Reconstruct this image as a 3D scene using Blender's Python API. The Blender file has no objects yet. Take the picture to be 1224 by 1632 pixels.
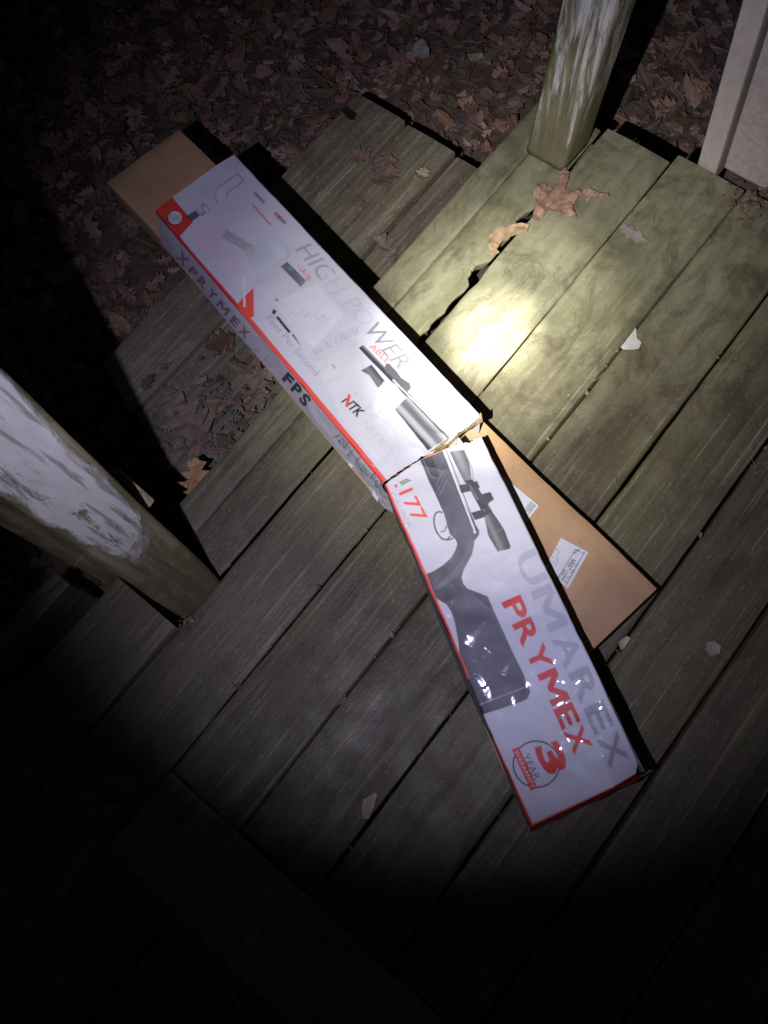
import bpy, bmesh, math, random
import numpy as np
from mathutils import Vector, Matrix, noise
from mathutils.geometry import tessellate_polygon

random.seed(7)
rng = np.random.default_rng(7)
scene = bpy.context.scene
COL = scene.collection

# ------------------------------------------------------------------ camera
CAM_H, CAM_Y, FPX, PW, PH = 1.31192461, -0.78590139, 1300.0, 1224.0, 1632.0
def _rot(a, b, c):
    return (Matrix.Rotation(a, 3, 'Z') @ Matrix.Rotation(b, 3, 'X') @ Matrix.Rotation(c, 3, 'Z'))
CAM_R = _rot(-0.65826481, 0.32177313, -0.24929325)
cam_d = bpy.data.cameras.new('camera')
cam_d.sensor_fit = 'VERTICAL'
cam_d.sensor_height = 24.0
cam_d.lens = 24.0 * FPX / PH
cam_d.clip_start = 0.02
cam_d.clip_end = 500.0
cam = bpy.data.objects.new('camera', cam_d)
cam.matrix_world = Matrix.Translation((0, CAM_Y, CAM_H)) @ CAM_R.to_4x4()
COL.objects.link(cam)
scene.camera = cam

# ------------------------------------------------------------------ night sky
world = bpy.data.worlds.new('World')
scene.world = world
world.use_nodes = True
wn = world.node_tree
sky = wn.nodes.new('ShaderNodeTexSky')
sky.sky_type = 'NISHITA'
sky.sun_disc = False
sky.sun_elevation = math.radians(12.0)
sky.sun_rotation = math.radians(200)
bg = wn.nodes['Background']
bg.inputs['Strength'].default_value = 0.0032
wn.links.new(sky.outputs['Color'], bg.inputs['Color'])

# ------------------------------------------------------------------ the flashlight held beside the camera
LIGHT = Vector((-0.125, -0.685, 1.26))
def beam(name, aim, half_deg, blend, watts, color):
    l = bpy.data.lights.new(name, 'SPOT')
    l.energy = watts
    l.color = color
    l.spot_size = math.radians(2 * half_deg)
    l.spot_blend = blend
    l.shadow_soft_size = 0.006
    o = bpy.data.objects.new(name, l)
    o.location = LIGHT
    o.rotation_euler = (Vector(aim) - LIGHT).to_track_quat('-Z', 'Y').to_euler()
    COL.objects.link(o)
    return o
beam('flashlight_spill', (0.545, -0.40, 0), 35.6, 0.80, 39.5, (0.70, 0.68, 1.0))
beam('flashlight_corona', (0.645, -0.400, 0), 20.5, 1.0, 70.0, (1.0, 0.97, 0.87))
beam('flashlight_hotspot', (0.650, -0.395, 0), 9.6, 1.0, 210.0, (1.0, 0.99, 0.95))
beam('flashlight_filament', (0.650, -0.392, 0), 3.9, 1.0, 620.0, (0.97, 0.98, 1.0))

scene.view_settings.view_transform = 'Standard'
scene.view_settings.look = 'None'
scene.view_settings.exposure = 0.0
scene.view_settings.gamma = 1.0
scene.view_settings.use_curve_mapping = False
try:
    scene.cycles.use_denoising = True
    scene.cycles.max_bounces = 6
except Exception:
    pass

# ------------------------------------------------------------------ helpers
def at(x, y, z=0.0):
    """point at height z seen at photograph pixel (x, y): how positions were measured"""
    d = CAM_R @ Vector(((x - PW / 2) / FPX, -(y - PH / 2) / FPX, -1.0))
    t = (z - CAM_H) / d.z
    return Vector((0, CAM_Y, CAM_H)) + d * t
RT = np.array(CAM_R).T
def to_px(P):
    d = (P - np.array([0, CAM_Y, CAM_H])) @ RT.T
    return PW / 2 + FPX * d[:, 0] / -d[:, 2], PH / 2 - FPX * d[:, 1] / -d[:, 2]

def tag(o, label, cat, group=None, kind=None):
    o['label'] = label
    o['category'] = cat
    if group: o['group'] = group
    if kind: o['kind'] = kind
    return o
def empty(name, loc=(0, 0, 0)):
    o = bpy.data.objects.new(name, None)
    o.empty_display_size = 0.05
    o.location = loc
    COL.objects.link(o)
    return o
def link(name, me, mat=None, parent=None):
    o = bpy.data.objects.new(name, me)
    if mat: me.materials.append(mat)
    COL.objects.link(o)
    if parent:
        o.parent = parent
        o.matrix_parent_inverse = Matrix.Translation(-Vector(parent.location))
    return o
def mesh_np(name, V, F, smooth=True):
    me = bpy.data.meshes.new(name)
    V = np.asarray(V, dtype=np.float32); F = np.asarray(F, dtype=np.int32)
    me.vertices.add(len(V)); me.vertices.foreach_set('co', V.ravel())
    n = F.shape[1]
    me.loops.add(F.size); me.loops.foreach_set('vertex_index', F.ravel())
    me.polygons.add(len(F))
    me.polygons.foreach_set('loop_start', np.arange(0, F.size, n, dtype=np.int32))
    me.polygons.foreach_set('loop_total', np.full(len(F), n, dtype=np.int32))
    me.polygons.foreach_set('use_smooth', np.full(len(F), smooth, dtype=bool))
    me.update(calc_edges=True); me.validate()
    return me
def box_mesh(name, x0, x1, y0, y1, z0, z1, bevel=0.003, seg=2):
    bm = bmesh.new()
    bmesh.ops.create_cube(bm, size=1.0)
    for v in bm.verts:
        v.co = Vector(((x0 + x1) / 2 + v.co.x * (x1 - x0), (y0 + y1) / 2 + v.co.y * (y1 - y0), (z0 + z1) / 2 + v.co.z * (z1 - z0)))
    if bevel:
        bmesh.ops.bevel(bm, geom=bm.edges[:], offset=bevel, segments=seg, affect='EDGES', profile=0.6)
    me = bpy.data.meshes.new(name)
    bm.to_mesh(me); bm.free()
    return me

# ------------------------------------------------------------------ materials
class NT:
    def __init__(s, name):
        s.m = bpy.data.materials.new(name); s.m.use_nodes = True
        s.t = s.m.node_tree; s.n = s.t.nodes; s.l = s.t.links
        s.b = s.n['Principled BSDF']
    def node(s, typ, **kw):
        n = s.n.new(typ)
        for k, v in kw.items():
            if k in n.inputs: s.set(n.inputs[k], v)
            else: setattr(n, k, v)
        return n
    def set(s, inp, v):
        if isinstance(v, bpy.types.NodeSocket): s.l.new(v, inp)
        else: inp.default_value = v
    def coord(s, which='Object', scale=(1, 1, 1), off=None):
        tc = s.node('ShaderNodeTexCoord')
        mp = s.node('ShaderNodeMapping')
        s.l.new(tc.outputs[which], mp.inputs['Vector'])
        mp.inputs['Scale'].default_value = scale
        if off is not None:
            s.set(mp.inputs['Location'], off)
        return mp.outputs['Vector']
    def noise(s, vec, scale, detail=4, rough=0.55, dist=0.0):
        n = s.node('ShaderNodeTexNoise')
        s.l.new(vec, n.inputs['Vector'])
        n.inputs['Scale'].default_value = scale; n.inputs['Detail'].default_value = detail
        n.inputs['Roughness'].default_value = rough; n.inputs['Distortion'].default_value = dist
        return n.outputs['Fac']
    def ramp(s, fac, stops, interp='LINEAR'):
        r = s.node('ShaderNodeValToRGB'); r.color_ramp.interpolation = interp
        e = r.color_ramp.elements
        while len(e) < len(stops): e.new(0.5)
        for i, (p, c) in enumerate(stops):
            e[i].position = p
            e[i].color = (c, c, c, 1) if isinstance(c, (int, float)) else (*c, 1)
        s.l.new(fac, r.inputs['Fac'])
        return r.outputs['Color']
    def mix(s, fac, a, b, mode='MIX'):
        m = s.node('ShaderNodeMix', data_type='RGBA', blend_type=mode)
        s.set(m.inputs[0], fac)
        for i, v in ((6, a), (7, b)):
            if isinstance(v, tuple): v = (*v, 1) if len(v) == 3 else v
            s.set(m.inputs[i], v)
        return m.outputs[2]
    def math(s, op, a, b=0.0, clamp=False):
        m = s.node('ShaderNodeMath', operation=op, use_clamp=clamp)
        s.set(m.inputs[0], a); s.set(m.inputs[1], b)
        return m.outputs[0]
    def bump(s, h, strength, dist, prev=None):
        b = s.node('ShaderNodeBump')
        b.inputs['Strength'].default_value = strength; b.inputs['Distance'].default_value = dist
        s.l.new(h, b.inputs['Height'])
        if prev is not None: s.l.new(prev, b.inputs['Normal'])
        return b.outputs['Normal']
    def rand(s, mul=20.0):
        oi = s.node('ShaderNodeObjectInfo')
        cb = s.node('ShaderNodeCombineXYZ')
        for i, k in enumerate((mul, mul * 1.7, mul * 0.6)):
            s.l.new(s.math('MULTIPLY', oi.outputs['Random'], k), cb.inputs[i])
        return cb.outputs[0], oi.outputs['Random']

def wood_deck(name, algae=True, gain=1.0):
    m = NT(name)
    off, rnd = m.rand()
    c1 = m.coord('Object', (1.6, 34, 34), off)            # grain, stretched along the board
    c2 = m.coord('Object', (1, 1, 1), off)
    c3 = m.coord('Object', (3.0, 150, 150), off)
    cw = m.coord('Object')
    warp = m.noise(m.coord('Object', (2.2, 5, 5), off), 1.4, 3)
    grain = m.noise(c1, 1.0, 7, 0.62, 0.6)
    fine = m.noise(c3, 1.0, 4, 0.65)
    blotch = m.noise(c2, 5.0, 5, 0.6)
    blotch2 = m.noise(c2, 17.0, 5, 0.65)
    base = m.ramp(grain, [(0.25, (0.030, 0.026, 0.016)), (0.45, (0.085, 0.075, 0.045)), (0.62, (0.14, 0.126, 0.077)), (0.8, (0.24, 0.215, 0.135))])
    base = m.mix(m.ramp(blotch, [(0.40, 0.0), (0.62, 0.75)]), base, (0.075, 0.056, 0.042))      # damp purple-brown weathering
    base = m.mix(m.ramp(fine, [(0.55, 0.0), (0.80, 0.6)]), base, (0.36, 0.32, 0.22))         # raised pale fibres
    base = m.mix(m.ramp(fine, [(0.22, 0.65), (0.42, 0.0)]), base, (0.045, 0.036, 0.032))
    # knots
    vo = m.node('ShaderNodeTexVoronoi'); vo.inputs['Scale'].default_value = 2.6
    m.l.new(m.coord('Object', (1.0, 2.0, 1.0), off), vo.inputs['Vector'])
    kn = m.ramp(vo.outputs['Distance'], [(0.0, 1.0), (0.035, 0.75), (0.07, 0.0)])
    base = m.mix(m.math('MULTIPLY', kn, 0.6), base, (0.13, 0.08, 0.06))
    if algae:
        ge = m.node('ShaderNodeNewGeometry'); sp = m.node('ShaderNodeSeparateXYZ')
        m.l.new(ge.outputs['Position'], sp.inputs[0])
        # the film of algae is thickest by the outer post and thins out towards the near boards
        ax = m.math('MULTIPLY_ADD', sp.outputs[0], 1.55)
        m.n[-1].inputs[2].default_value = -0.35
        ay = m.math('MULTIPLY_ADD', sp.outputs[1], 1.7)
        m.n[-1].inputs[2].default_value = 0.62
        am = m.math('ADD', ax, ay)
        am = m.math('ADD', am, m.math('MULTIPLY', m.math('SUBTRACT', blotch, 0.5), 1.1))
        am = m.math('ADD', am, m.math('MULTIPLY', m.math('SUBTRACT', blotch2, 0.5), 0.8))
        am = m.ramp(am, [(0.12, 0.06), (0.95, 0.86)])
        green = m.mix(grain, (0.19, 0.184, 0.118), (0.46, 0.45, 0.315))
        green = m.mix(m.ramp(blotch2, [(0.5, 0.0), (0.72, 0.6)]), green, (0.14, 0.148, 0.075))
        base = m.mix(am, base, green)
        base = m.mix(m.ramp(fine, [(0.60, 0.0), (0.78, 0.45)]), base, (0.46, 0.43, 0.28))
    speck = m.noise(m.coord('Object', (110, 190, 190), off), 1.0, 3, 0.7)
    grime = m.noise(m.coord('Object', (22, 70, 70), off), 1.0, 6, 0.72, 0.4)
    stain = m.noise(m.coord('Object', (1, 1.6, 1), off), 7.0, 6, 0.68, 0.8)
    base = m.mix(m.ramp(stain, [(0.50, 0.0), (0.64, 0.62)]), base, (0.050, 0.037, 0.026))
    base = m.mix(m.ramp(stain, [(0.30, 0.5), (0.42, 0.0)]), base, (0.105, 0.115, 0.045))
    base = m.mix(m.ramp(speck, [(0.58, 0.0), (0.74, 0.55)]), base, (0.33, 0.295, 0.19))
    base = m.mix(m.ramp(grime, [(0.30, 0.42), (0.46, 0.0)]), base, (0.07, 0.06, 0.04))
    base = m.mix(m.ramp(m.noise(c2, 9.0, 4, 0.6, 0.5), [(0.50, 0.0), (0.68, 0.6)]), base, (0.085, 0.078, 0.042))
    base = m.mix(m.math('MULTIPLY', m.math('SUBTRACT', rnd, 0.5), 0.35), base, (0.34, 0.31, 0.26))
    base = m.mix(1.0, base, (gain, gain * .995, gain * (.87 if algae else 1.08)), 'MULTIPLY')
    m.l.new(base, m.b.inputs['Base Color'])
    m.set(m.b.inputs['Roughness'], m.ramp(blotch2, [(0.3, 0.34), (0.7, 0.68)]))
    m.b.inputs['Specular IOR Level'].default_value = 0.35
    h = m.math('ADD', m.math('MULTIPLY', grain, 0.8), m.math('MULTIPLY', fine, 0.6))
    h = m.math('ADD', h, m.math('MULTIPLY', blotch2, 0.5))
    h = m.math('ADD', h, m.math('MULTIPLY', m.math('ADD', grime, speck), 0.4))
    m.l.new(m.bump(h, 0.6, 0.0032), m.b.inputs['Normal'])
    return m.m

def post_wood(name, paint_lo, paint_hi, streak=True, face=None):
    m = NT(name)
    sc = (26, 26, 2.4) if streak else (9, 9, 3.2)
    g = m.noise(m.coord('Object', (60, 60, 2.6)), 1.0, 6, 0.6, 0.3)
    p = m.noise(m.coord('Object', sc), 1.6, 6, 0.66, 0.4)
    p2 = m.noise(m.coord('Object', (1, 1, 1)), 4.5, 3)
    cr = m.noise(m.coord('Object', (120, 120, 9)), 1.0, 3, 0.5)
    ge = m.node('ShaderNodeTexCoord'); sp = m.node('ShaderNodeSeparateXYZ')
    m.l.new(ge.outputs['Object'], sp.inputs[0])
    z = sp.outputs[2]
    wood = m.ramp(g, [(0.3, (0.085, 0.072, 0.040)), (0.5, (0.22, 0.19, 0.108)), (0.72, (0.42, 0.37, 0.23))])
    alg = m.ramp(m.noise(m.coord('Object', (1, 1, 0.6)), 13, 4, 0.65), [(0.44, 0.0), (0.56, 0.9)])
    wood = m.mix(alg, wood, (0.125, 0.128, 0.045))
    low = m.ramp(z, [(0.0, 0.9), (0.10, 0.25), (0.22, 0.0)])
    wood = m.mix(low, wood, m.mix(g, (0.10, 0.098, 0.055), (0.26, 0.24, 0.145)))
    zz = m.ramp(z, [(paint_lo, 0.0), (paint_hi, 1.0)])
    pm = m.math('ADD', m.math('MULTIPLY', zz, 0.30 if streak else 0.48), p)
    pm = m.math('ADD', pm, m.math('MULTIPLY', m.math('SUBTRACT', p2, 0.5), 0.35))
    if face:                                             # paint has worn off along the arrises
        dx = m.math('SUBTRACT', sp.outputs[0], m.math('ADD', m.math('MULTIPLY', z, 0.021), face))
        ed = m.ramp(m.math('ABSOLUTE', dx), [(0.021, 0.0), (0.044, 1.0)])
        pm = m.math('SUBTRACT', pm, m.math('MULTIPLY', ed, 0.42))
    pm = m.ramp(pm, [(0.62, 0.0), (0.73, 1.0)])
    pm = m.math('MULTIPLY', pm, m.ramp(m.noise(m.coord('Object', (40, 40, 7)), 1.0, 5, 0.7, 0.5), [(0.40, 0.08), (0.49, 1.0)] if streak else [(0.35, 0.12), (0.43, 1.0)]))
    crk = m.ramp(cr, [(0.36, 0.0), (0.44, 1.0)])
    paint = m.mix(m.noise(m.coord('Object', (3, 3, 1)), 18, 5), (0.42, 0.41, 0.34), (0.82, 0.81, 0.75))
    paint = m.mix(m.math('MULTIPLY', m.math('SUBTRACT', 1.0, crk), 0.7), paint, (0.2, 0.18, 0.15))
    m.l.new(m.mix(pm, wood, paint), m.b.inputs['Base Color'])
    m.b.inputs['Roughness'].default_value = 0.62
    h = m.math('ADD', m.math('MULTIPLY', pm, 0.7), m.math('MULTIPLY', g, 0.7))
    m.l.new(m.bump(h, 0.8, 0.003), m.b.inputs['Normal'])
    return m.m

def simple(name, lo, hi, scale=40, stretch=(1, 1, 1), rough=0.7, bump=0.3, bd=0.002, coord='Object', spec=0.4):
    m = NT(name)
    f = m.noise(m.coord(coord, stretch), scale, 5, 0.6)
    m.l.new(m.ramp(f, [(0.3, lo), (0.7, hi)]), m.b.inputs['Base Color'])
    m.b.inputs['Roughness'].default_value = rough
    m.b.inputs['Specular IOR Level'].default_value = spec
    if bump: m.l.new(m.bump(f, bump, bd), m.b.inputs['Normal'])
    return m.m

def leaf_mat(name, attr=True, lo=(0.2, 0.09, 0.05), hi=(0.42, 0.23, 0.13)):
    m = NT(name)
    f = m.noise(m.coord('Object'), 60, 4, 0.6)
    if attr:
        a = m.node('ShaderNodeAttribute', attribute_name='tint')
        c = m.mix(m.ramp(f, [(0.3, 0.35), (0.7, 0.0)]), a.outputs['Color'], (0.02, 0.013, 0.012))
    else:
        c = m.ramp(f, [(0.3, lo), (0.7, hi)])
    m.l.new(c, m.b.inputs['Base Color'])
    m.b.inputs['Roughness'].default_value = 0.62
    m.b.inputs['Specular IOR Level'].default_value = 0.3
    m.l.new(m.bump(f, 0.5, 0.002), m.b.inputs['Normal'])
    return m.m

def print_mat(name, gloss=True):
    """printed carton: ink colour and film gloss come from the sheet's own attributes"""
    m = NT(name)
    a = m.node('ShaderNodeAttribute', attribute_name='ink')
    t = m.node('ShaderNodeAttribute', attribute_name='film')
    c = m.coord('Object')
    dirt = m.noise(c, 30, 5, 0.6)
    col = m.mix(m.ramp(dirt, [(0.52, 0.0), (0.78, 0.16)]), a.outputs['Color'], (0.34, 0.31, 0.29))
    m.l.new(col, m.b.inputs['Base Color'])
    m.b.inputs['Roughness'].default_value = 0.5
    m.b.inputs['Specular IOR Level'].default_value = 0.35
    n1 = m.noise(c, 9, 3, 0.5)
    m.l.new(m.bump(n1, 0.25, 0.01), m.b.inputs['Normal'])
    if gloss:
        m.l.new(m.math('MULTIPLY', t.outputs['Fac'], 0.5), m.b.inputs['Coat Weight'])
        m.b.inputs['Coat Roughness'].default_value = 0.035
        tc = m.node('ShaderNodeTexCoord'); mp = m.node('ShaderNodeMapping')
        m.l.new(tc.outputs['Object'], mp.inputs['Vector'])
        mp.inputs['Rotation'].default_value = (0, 0, math.radians(-61)); mp.inputs['Scale'].default_value = (26, 95, 60)
        st = m.ramp(m.noise(mp.outputs['Vector'], 1.0, 2, 0.5, 0.5), [(0.60, 0.0), (0.78, 1.0)])
        w2 = m.noise(c, 9, 2, 0.5, 0.6)
        h = m.math('ADD', m.math('MULTIPLY', st, 0.34), m.math('MULTIPLY', w2, 0.5))
        m.l.new(m.bump(h, 1.0, 0.009), m.b.inputs['Coat Normal'])
    return m.m

M = {}
M['deck'] = wood_deck('weathered_deck_boards')
M['step'] = wood_deck('weathered_step_boards', algae=False, gain=2.3)
M['post_a'] = post_wood('flaking_white_paint_streaks', -0.02, 0.45, True)
M['post_b'] = post_wood('flaking_white_paint_patch', 0.22, 0.50, False, -0.0365)
M['lumber'] = simple('grey_lumber', (0.09, 0.075, 0.048), (0.26, 0.22, 0.15), 3, (4, 30, 30), 0.7, 0.5)
M['lumber_v'] = simple('olive_lumber', (0.12, 0.10, 0.05), (0.36, 0.31, 0.18), 3, (30, 30, 4), 0.7, 0.5)
M['wall'] = simple('beige_wall_panel', (0.50, 0.43, 0.35), (0.68, 0.60, 0.50), 90, (1, 1, 1), 0.8, 0.35, 0.002)
M['trim'] = simple('beige_trim', (0.58, 0.51, 0.42), (0.72, 0.64, 0.54), 50, (2, 2, 1), 0.7, 0.2, 0.001)
M['soil'] = simple('dark_soil', (0.09, 0.062, 0.05), (0.22, 0.15, 0.12), 30, (1, 1, 1), 0.9, 0.8, 0.02)
M['litter'] = leaf_mat('leaf_litter')
M['leaf_tan'] = leaf_mat('dry_tan_leaf', False, (0.27, 0.16, 0.105), (0.50, 0.335, 0.235))
M['leaf_red'] = leaf_mat('dry_russet_leaf', False, (0.14, 0.06, 0.035), (0.30, 0.14, 0.08))
M['leaf_pale'] = leaf_mat('pale_leaf', False, (0.34, 0.27, 0.17), (0.55, 0.46, 0.33))
M['paper'] = simple('torn_paper', (0.5, 0.48, 0.42), (0.62, 0.6, 0.54), 40, (1, 1, 1), 0.7, 0.2)
M['straw'] = simple('straw_fibre', (0.16, 0.125, 0.06), (0.40, 0.34, 0.20), 3, (1, 1, 1), 0.6, 0)
M['print'] = print_mat('printed_white_carton')
m = NT('kraft_cardboard')
c_ = m.coord('Object')
f_ = m.noise(c_, 14, 6, 0.65)
kc = m.ramp(f_, [(0.3, (0.39, 0.235, 0.115)), (0.7, (0.50, 0.315, 0.17))])
kc = m.mix(m.ramp(m.noise(m.coord('Object', (8, 60, 30)), 1.0, 4, 0.7), [(0.62, 0.0), (0.75, 0.35)]), kc, (0.62, 0.46, 0.30))
kc = m.mix(m.ramp(m.noise(c_, 42, 5, 0.7), [(0.28, 0.4), (0.42, 0.0)]), kc, (0.24, 0.145, 0.075))
m.l.new(kc, m.b.inputs['Base Color']); m.b.inputs['Roughness'].default_value = 0.6
wv_ = m.node('ShaderNodeTexWave'); wv_.inputs['Scale'].default_value = 42.0; wv_.inputs['Distortion'].default_value = 0.4
mp_ = m.node('ShaderNodeMapping'); tc_ = m.node('ShaderNodeTexCoord'); m.l.new(tc_.outputs['Object'], mp_.inputs['Vector'])
mp_.inputs['Rotation'].default_value = (0, 0, math.radians(-10)); m.l.new(mp_.outputs['Vector'], wv_.inputs['Vector'])
m.l.new(m.bump(m.math('ADD', m.math('MULTIPLY', wv_.outputs['Fac'], 0.04), m.math('MULTIPLY', f_, 0.8)), 0.5, 0.003), m.b.inputs['Normal'])
M['kraft'] = m.m
M['torn'] = simple('torn_cardboard', (0.42, 0.30, 0.16), (0.62, 0.47, 0.28), 60, (1, 1, 1), 0.9, 0.8, 0.004)
M['label'] = print_mat('paper_label', gloss=False)
m = NT('clear_tape'); m.b.inputs['Base Color'].default_value = (0.9, 0.9, 0.9, 1)
m.b.inputs['Transmission Weight'].default_value = 1.0; m.b.inputs['Roughness'].default_value = 0.05; m.b.inputs['IOR'].default_value = 1.3
M['tape'] = m.m

# ------------------------------------------------------------------ ground and leaf litter
GZ, SZ = -0.36, -0.18
def ground():
    n = 61
    g = np.linspace(-1, 1, n); s = np.sign(g) * (np.abs(g) ** 2.5) * 40
    X, Y = np.meshgrid(s + 0.8, s + 0.6)
    Z = np.full_like(X, GZ - 0.02)
    for i in range(n):
        for j in range(n):
            Z[i, j] += 0.02 * noise.noise((X[i, j] * 1.7, Y[i, j] * 1.7, 0))
    V = np.stack([X.ravel(), Y.ravel(), Z.ravel()], 1)
    idx = np.arange(n * n).reshape(n, n)
    F = np.stack([idx[:-1, :-1].ravel(), idx[:-1, 1:].ravel(), idx[1:, 1:].ravel(), idx[1:, :-1].ravel()], 1)
    o = link('ground', mesh_np('ground', V, F), M['soil'])
    o['kind'] = 'structure'
ground()

def oak_outline(n_l, seed, width=0.42):
    r = random.Random(seed)
    L, R_ = [], []
    for i in range(n_l):
        t0 = (i + 0.35) / n_l; t1 = (i + 0.85) / n_l
        w = width * math.sin(math.pi * min(0.97, 0.12 + t0 * 0.86)) ** 0.7
        L += [(t0 + 0.07, w * r.uniform(.8, 1.15)), (t1, w * r.uniform(.28, .45))]
        R_ += [(t0 + 0.07, -w * r.uniform(.8, 1.15)), (t1, -w * r.uniform(.28, .45))]
    return [(0, 0.015)] + L + [(1.04, 0.0)] + R_[::-1] + [(0, -0.015)]

def leaf_templates():
    T = []
    for k in range(7):
        o = oak_outline(3 if k % 2 else 4, 30 + k) if k < 5 else [(0, .01), (.25, .22), (.55, .27), (.85, .13), (1, 0), (.85, -.14), (.5, -.26), (.22, -.2), (0, -.01)]
        tris = tessellate_polygon([[Vector((a, b, 0)) for a, b in o]])
        P = np.array([(a - 0.5, b, 0) for a, b in o])
        r = np.random.default_rng(k)
        c1, c2, tw = r.uniform(-.9, .9), r.uniform(-.6, 1.2), r.uniform(-1.2, 1.2)
        P[:, 2] = c1 * P[:, 0] ** 2 + c2 * P[:, 1] ** 2 + tw * P[:, 0] * P[:, 1] + r.normal(0, .03, len(P))
        T.append((P, np.array(tris)))
    return T
TPL = leaf_templates()
TINTS = [(0.095, 0.055, 0.040), (0.080, 0.047, 0.038), (0.12, 0.072, 0.052), (0.055, 0.034, 0.028), (0.125, 0.080, 0.056),
         (0.085, 0.060, 0.050), (0.11, 0.060, 0.036), (0.14, 0.100, 0.078), (0.050, 0.042, 0.022)]
def scatter(name, spots, size, tilt, z_of, mat, tints=TINTS, bright=1.0):
    Vs, Fs, Cs = [], [], []; b = 0
    for (x, y) in spots:
        P, T = TPL[rng.integers(len(TPL))]
        s = size * min(2.2, rng.lognormal(-.1, .42))
        q = Matrix.Rotation(rng.uniform(0, 6.283), 3, 'Z') @ Matrix.Rotation(rng.normal(0, tilt), 3, 'X') @ Matrix.Rotation(rng.normal(0, tilt), 3, 'Y')
        V = (P * s) @ np.array(q).T + (x, y, z_of(x, y) + rng.uniform(0.004, .03))
        Vs.append(V); Fs.append(T + b); b += len(V)
        c = np.array(tints[rng.integers(len(tints))]) * rng.uniform(.78, 1.1) * bright * 3.5
        Cs.append(np.tile(np.append(c, 1.0), (len(V), 1)))
    V = np.concatenate(Vs); me = mesh_np(name, V, np.concatenate(Fs), smooth=False)
    me.attributes.new('tint', 'FLOAT_COLOR', 'POINT').data.foreach_set('color', np.concatenate(Cs).astype(np.float32).ravel())
    return link(name, me, mat)
spots = []
while len(spots) < 20000:
    x, y = rng.uniform(-.75, 3.4), rng.uniform(-.75, 3.1)
    if -0.75 < y < -0.30 and x < 1.2: continue
    if x > 2.3 or y > 2.2:
        if rng.random() < .5: continue
    spots.append((x, y))
o = scatter('leaf_litter', spots, .042, .30, lambda x, y: GZ - .012, M['litter'])
o['kind'] = 'stuff'
tag(o, 'dark brown leaf litter covering the ground around the steps', 'leaf litter')

# twigs in the litter
Vs, Fs, b = [], [], 0
for i in range(260):
    x, y = rng.uniform(-.5, 2.6), rng.uniform(.0, 2.4)
    if x < 1.15 and y < .33: continue
    a, L, r = rng.uniform(0, 6.28), rng.uniform(.04, .22), rng.uniform(.0008, .0028)
    d = np.array([math.cos(a), math.sin(a), rng.normal(0, .1)]); nrm = np.array([-d[1], d[0], 0])
    p0 = np.array([x, y, GZ + rng.uniform(.01, .035)])
    for k in range(3):
        c = p0 + d * L * k / 2 + nrm * (0.06 * L * (k == 1))
        for j in range(4):
            an = j * 1.5708
            Vs.append(c + (nrm * math.cos(an) + np.array([0, 0, math.sin(an)])) * r * (1 - .3 * k))
    for k in range(2):
        for j in range(4):
            Fs.append([b + k * 4 + j, b + k * 4 + (j + 1) % 4, b + k * 4 + 4 + (j + 1) % 4, b + k * 4 + 4 + j])
    b += 12
o = link('twigs', mesh_np('twigs', Vs, Fs), M['lumber'])
o['kind'] = 'stuff'
tag(o, 'thin twigs scattered through the leaf litter', 'twigs')

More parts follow.
